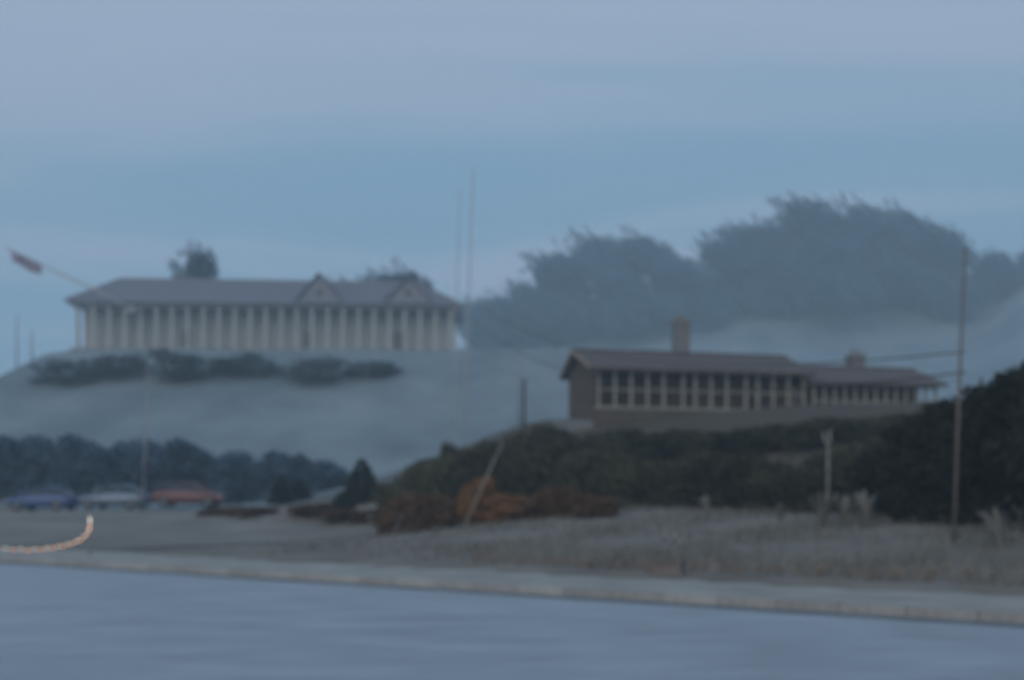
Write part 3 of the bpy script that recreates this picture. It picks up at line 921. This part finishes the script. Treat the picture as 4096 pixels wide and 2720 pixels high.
def car(loc, rz, m, label):
    c = empty('parked_car', loc, rz)
    tag(c, label, 'car', 'cars parked at the foot of the hill')
    # stations along the length: x, half width, sill z, belt z
    st = [(-2.02, 0.62, 0.42, 0.72), (-1.95, 0.74, 0.30, 0.88), (-1.6, 0.82, 0.24, 0.95), (-0.9, 0.85, 0.22, 0.96), (0.0, 0.86, 0.22, 0.95),
          (0.75, 0.85, 0.22, 0.93), (1.2, 0.83, 0.22, 0.88), (1.7, 0.79, 0.24, 0.80), (1.95, 0.70, 0.30, 0.70), (2.03, 0.58, 0.40, 0.60)]
    b = MB()
    ring = []
    for (x, w, zb, zt) in st:
        k = len(b.v)
        sh = zb + (zt - zb) * 0.62
        for (yy, zz) in ((-w * 0.82, zb), (-w, zb + 0.12), (-w, sh), (-w * 0.90, zt), (0, zt + 0.03), (w * 0.90, zt), (w, sh), (w, zb + 0.12), (w * 0.82, zb)):
            b.v.append((x, yy, zz))
        ring.append(k)
    for i in range(len(st) - 1):
        for j in range(9):
            jj = (j + 1) % 9
            b.f.append((ring[i] + j, ring[i] + jj, ring[i + 1] + jj, ring[i + 1] + j))
    b.f.append(tuple(ring[0] + j for j in range(9)))
    b.f.append(tuple(ring[-1] + j for j in range(9))[::-1])
    b.build('body', m, c, True)
    cs = [(-1.78, 0.70, 0.93, 0.96), (-1.35, 0.66, 0.9, 1.36), (-0.6, 0.64, 0.9, 1.45), (0.2, 0.63, 0.9, 1.43), (0.62, 0.63, 0.9, 1.30), (1.22, 0.68, 0.86, 0.89)]
    g = MB(); ring = []
    for (x, w, zb, zt) in cs:
        k = len(g.v)
        g.v += [(x, -w - 0.09, zb), (x, -w + (0.1 if zt > 1 else 0), zt - 0.04), (x, -w * 0.7, zt), (x, w * 0.7, zt), (x, w - (0.1 if zt > 1 else 0), zt - 0.04), (x, w + 0.09, zb)]
        ring.append(k)
    for i in range(len(cs) - 1):
        for j in range(5):
            g.f.append((ring[i] + j, ring[i] + j + 1, ring[i + 1] + j + 1, ring[i + 1] + j))
    g.build('cabin_glass', M_glass, c, True)
    q = MB(); ring = []
    for (x, w, zt) in ((-1.40, 0.60, 1.375), (-0.6, 0.60, 1.465), (0.2, 0.59, 1.445), (0.60, 0.56, 1.335)):
        k = len(q.v); q.v += [(x, -w, zt - 0.05), (x, -w * 0.72, zt), (x, w * 0.72, zt), (x, w, zt - 0.05)]; ring.append(k)
    for i in range(3):
        for j in range(3):
            q.f.append((ring[i] + j, ring[i] + j + 1, ring[i + 1] + j + 1, ring[i + 1] + j))
    q.build('roof', m, c, True)
    for sgn in (-1, 1):
        for (x0, zA, x1, zB) in ((-1.62, 0.95, -1.34, 1.37), (-0.45, 0.95, -0.42, 1.45), (1.18, 0.90, 0.60, 1.33)):
            MB().tube([(x0, sgn * 0.765, zA), (x1, sgn * 0.585, zB)], 0.035, 6).build('pillar', m, c)
        for x in (-1.28, 1.25):
            ty = MB().tube([(x, sgn * 0.70, 0.31), (x, sgn * 0.88, 0.31)], 0.31, 20).build('wheel', M_tyre, c, False, 0.03)
            MB().tube([(x, sgn * 0.875, 0.31), (x, sgn * 0.895, 0.31)], [0.2, 0.17], 14).build('rim', M_rim, ty)
        MB().box(1.84, 1.97, sgn * 0.58 - 0.14, sgn * 0.58 + 0.12, 0.56, 0.69).build('headlight', M_lamp, c, bevel=0.03)
        MB().box(-2.0, -1.88, sgn * 0.62 - 0.1, sgn * 0.62 + 0.1, 0.62, 0.86).build('taillight', M_tail, c, bevel=0.03)
        MB().box(0.72, 0.9, sgn * 0.93 - 0.09, sgn * 0.93 + 0.09, 0.92, 1.05).build('mirror', m, c, bevel=0.03)
    MB().box(1.93, 2.07, -0.6, 0.6, 0.30, 0.42).build('bumper', M_black, c, bevel=0.03)
    MB().box(-2.06, -1.93, -0.62, 0.62, 0.32, 0.46).build('bumper', M_black, c, bevel=0.03)
    return c


M_blue = mat('blue_car_paint', (0.035, 0.075, 0.22), 0.3, 0.05, 2, coat=0.6)
M_silv = mat('silver_car_paint', (0.17, 0.21, 0.27), 0.35, 0.05, 2, metallic=0.5, coat=0.5)
M_redp = mat('red_car_paint', (0.16, 0.05, 0.042), 0.35, 0.05, 2, coat=0.5)
for px, d, rz, m, lb in ((44, 61, 176, M_blue, 'blue hatchback parked at the left edge below the hill'), (116, 60, 174, M_silv, 'grey-blue hatchback parked between the blue and the red car'),
                         (190, 59, 3, M_redp, 'dull red hatchback parked right of the grey-blue car')):
    p = spot(px, d)
    car((p.x, p.y, p.z + 0.05), R(rz), m, lb)

# ------------------------------------------------------------------ added bulbs tracing a light trail at the left
M_bw = mat('white_bulb', (0.9, 0.9, 0.85), 0.3, 0.02, 3, emit=(1.0, 0.86, 0.66), estr=1.3)
M_bo = mat('trail_amber_bulb', (0.9, 0.5, 0.3), 0.3, 0.02, 3, emit=(1.0, 0.36, 0.10), estr=1.5)
dL = 27.0
a = spot(90, dL)
lp = empty('light_trail_stand', a)
topz = zat(521, dL) - a.z
MB().tube([(0, 0, -0.1), (0, 0, topz)], [0.010, 0.009], 8).build('shaft', M_steel, lp, True)
MB().tube([(0, 0, -0.02), (0, 0, 0.05)], [0.07, 0.05], 12).build('foot', M_dpole, lp, True)
MB().tube([(0, 0, topz), (0, 0, topz + 0.05), (0, 0, topz + 0.10)], [0.012, 0.018, 0.008], 10).build('lamp', M_bw, lp, True)
tag(lp, 'short dark stand with a small bright lamp where the added light-trail bulbs begin', 'lamp')
a2 = spot(-40, dL + 1.0)
lp2 = empty('light_trail_stand', a2)  # added stand out of view, carries the far end of the bulbs
MB().tube([(0, 0, -0.1), (0, 0, 0.62)], [0.010, 0.009], 8).build('shaft', M_steel, lp2, True)
MB().tube([(0, 0, -0.02), (0, 0, 0.05)], [0.07, 0.05], 12).build('foot', M_dpole, lp2, True)
tag(lp2, 'added short stand outside the left edge holding the far end of the light-trail bulbs', 'lamp')
ctrl = [(90, 522), (90, 528), (87, 534), (81, 539.5), (72, 543.5), (60, 546.5), (45, 548.6), (28, 549.6), (10, 549.2), (-10, 547), (-38, 538)]  # path swept by a moving light
pts = []
for px, py in ctrl:
    u = (90 - px) / 128
    d = dL + u * 1.0
    pts.append(Vector(((px - 512) / 1000 * d, d, zat(py, d))))
sl = empty('light_trail_bulbs', a)  # invented glowing bulbs stand in for the trail of a moving light
cab = MB().tube([tuple(q - a) for q in pts], 0.008, 6).build('cable', M_black, sl, True)
seglen = [0]
for i in range(1, len(pts)):
    seglen.append(seglen[-1] + (pts[i] - pts[i - 1]).length)
bw = MB().tube([(-0.05, 0, 0), (-0.03, 0, 0), (0.03, 0, 0), (0.05, 0, 0)], [0.004, 0.011, 0.011, 0.004], 8).mesh('trail_bulb', M_bw, True)
bo = MB().tube([(-0.06, 0, 0), (-0.04, 0, 0), (0.04, 0, 0), (0.06, 0, 0)], [0.004, 0.011, 0.011, 0.004], 8).mesh('trail_bulb', M_bo, True)
s_ = 0.03; i = 0
while s_ < seglen[-1] - 0.1:
    k = max(j for j in range(len(pts) - 1) if seglen[j] <= s_)
    u = (s_ - seglen[k]) / (seglen[k + 1] - seglen[k])
    q = pts[k].lerp(pts[k + 1], u) - a
    dr = (pts[k + 1] - pts[k]).normalized()
    o = inst('trail_bulb', bw if i % 2 == 0 else bo, sl, q + Vector((0, -0.01, -0.018 if i % 2 else 0.012)))
    o.rotation_mode = 'QUATERNION'
    o.rotation_quaternion = Vector((1, 0, 0)).rotation_difference(dr)
    s_ += 0.10 + 0.055 * s_; i += 1
tag(sl, 'added string of small amber and white bulbs tracing a light trail at the left edge', 'light string')

# ------------------------------------------------------------------ short white posts along the pavement
M_white = mat('white_bollard', (0.28, 0.28, 0.265), 0.6, 0.12, 3)
M_redb = mat('terracotta', (0.185, 0.15, 0.14), 0.8, 0.2, 4)
bol = MB().tube([(0, 0, -0.05), (0, 0, 0.72), (0, 0, 0.78)], [0.022, 0.02, 0.01], 10).mesh('post', M_white, True)
bcol = MB().tube([(0, 0, 0.55), (0, 0, 0.62)], [0.024, 0.023], 10).mesh('band', M_dpole, True)
for px, d, tilt, lb in ((370, 30, 0.0, 'upright short white marker post below the broad fir'),
                        (392, 32, 0.42, 'short white marker post tilted over, below the left end of the hedge'), 
                        (663, 19.5, 0.05, 'left of two short white posts by the terracotta trough'), (672, 19.3, 0.08, 'right of two short white posts by the terracotta trough')):
    p = spot(px, d)
    o = empty('marker_post', p)
    o.rotation_euler = (0, tilt, 0)
    inst('post', bol, o); inst('band', bcol, o)
    tag(o, lb, 'post', 'short white marker posts')
p = spot(667, 19.0)
tr = empty('planter', p, ang)
MB().box(-0.33, 0.33, -0.14, 0.14, -0.03, 0.17).build('trough', M_redb, tr, bevel=0.02)
MB().box(-0.35, 0.35, -0.16, 0.16, 0.17, 0.21).build('rim', M_redb, tr, bevel=0.01)
MB().box(-0.31, 0.31, -0.12, 0.12, 0.205, 0.23).build('soil', M_bark, tr)
tag(tr, 'low terracotta trough beside two short white posts on the verge', 'planter')

# ------------------------------------------------------------------ haze
hb = MB().box(-425, 425, -125, 625, -1.2, 112).build('haze', None)
hm = bpy.data.materials.new('haze_air')
hm.use_nodes = True
t = hm.node_tree
for n_ in list(t.nodes):
    t.nodes.remove(n_)
o_ = t.nodes.new('ShaderNodeOutputMaterial')
pv = t.nodes.new('ShaderNodeVolumePrincipled')
pv.inputs['Color'].default_value = (0.74, 0.91, 1.0, 1)
pv.inputs['Density'].default_value = 0.0019
pv.inputs['Anisotropy'].default_value = 0.1
t.links.new(pv.outputs[0], o_.inputs['Volume'])
hb.data.materials.append(hm)
tag(hb, 'pale blue evening haze filling the air', 'haze', kind='stuff')
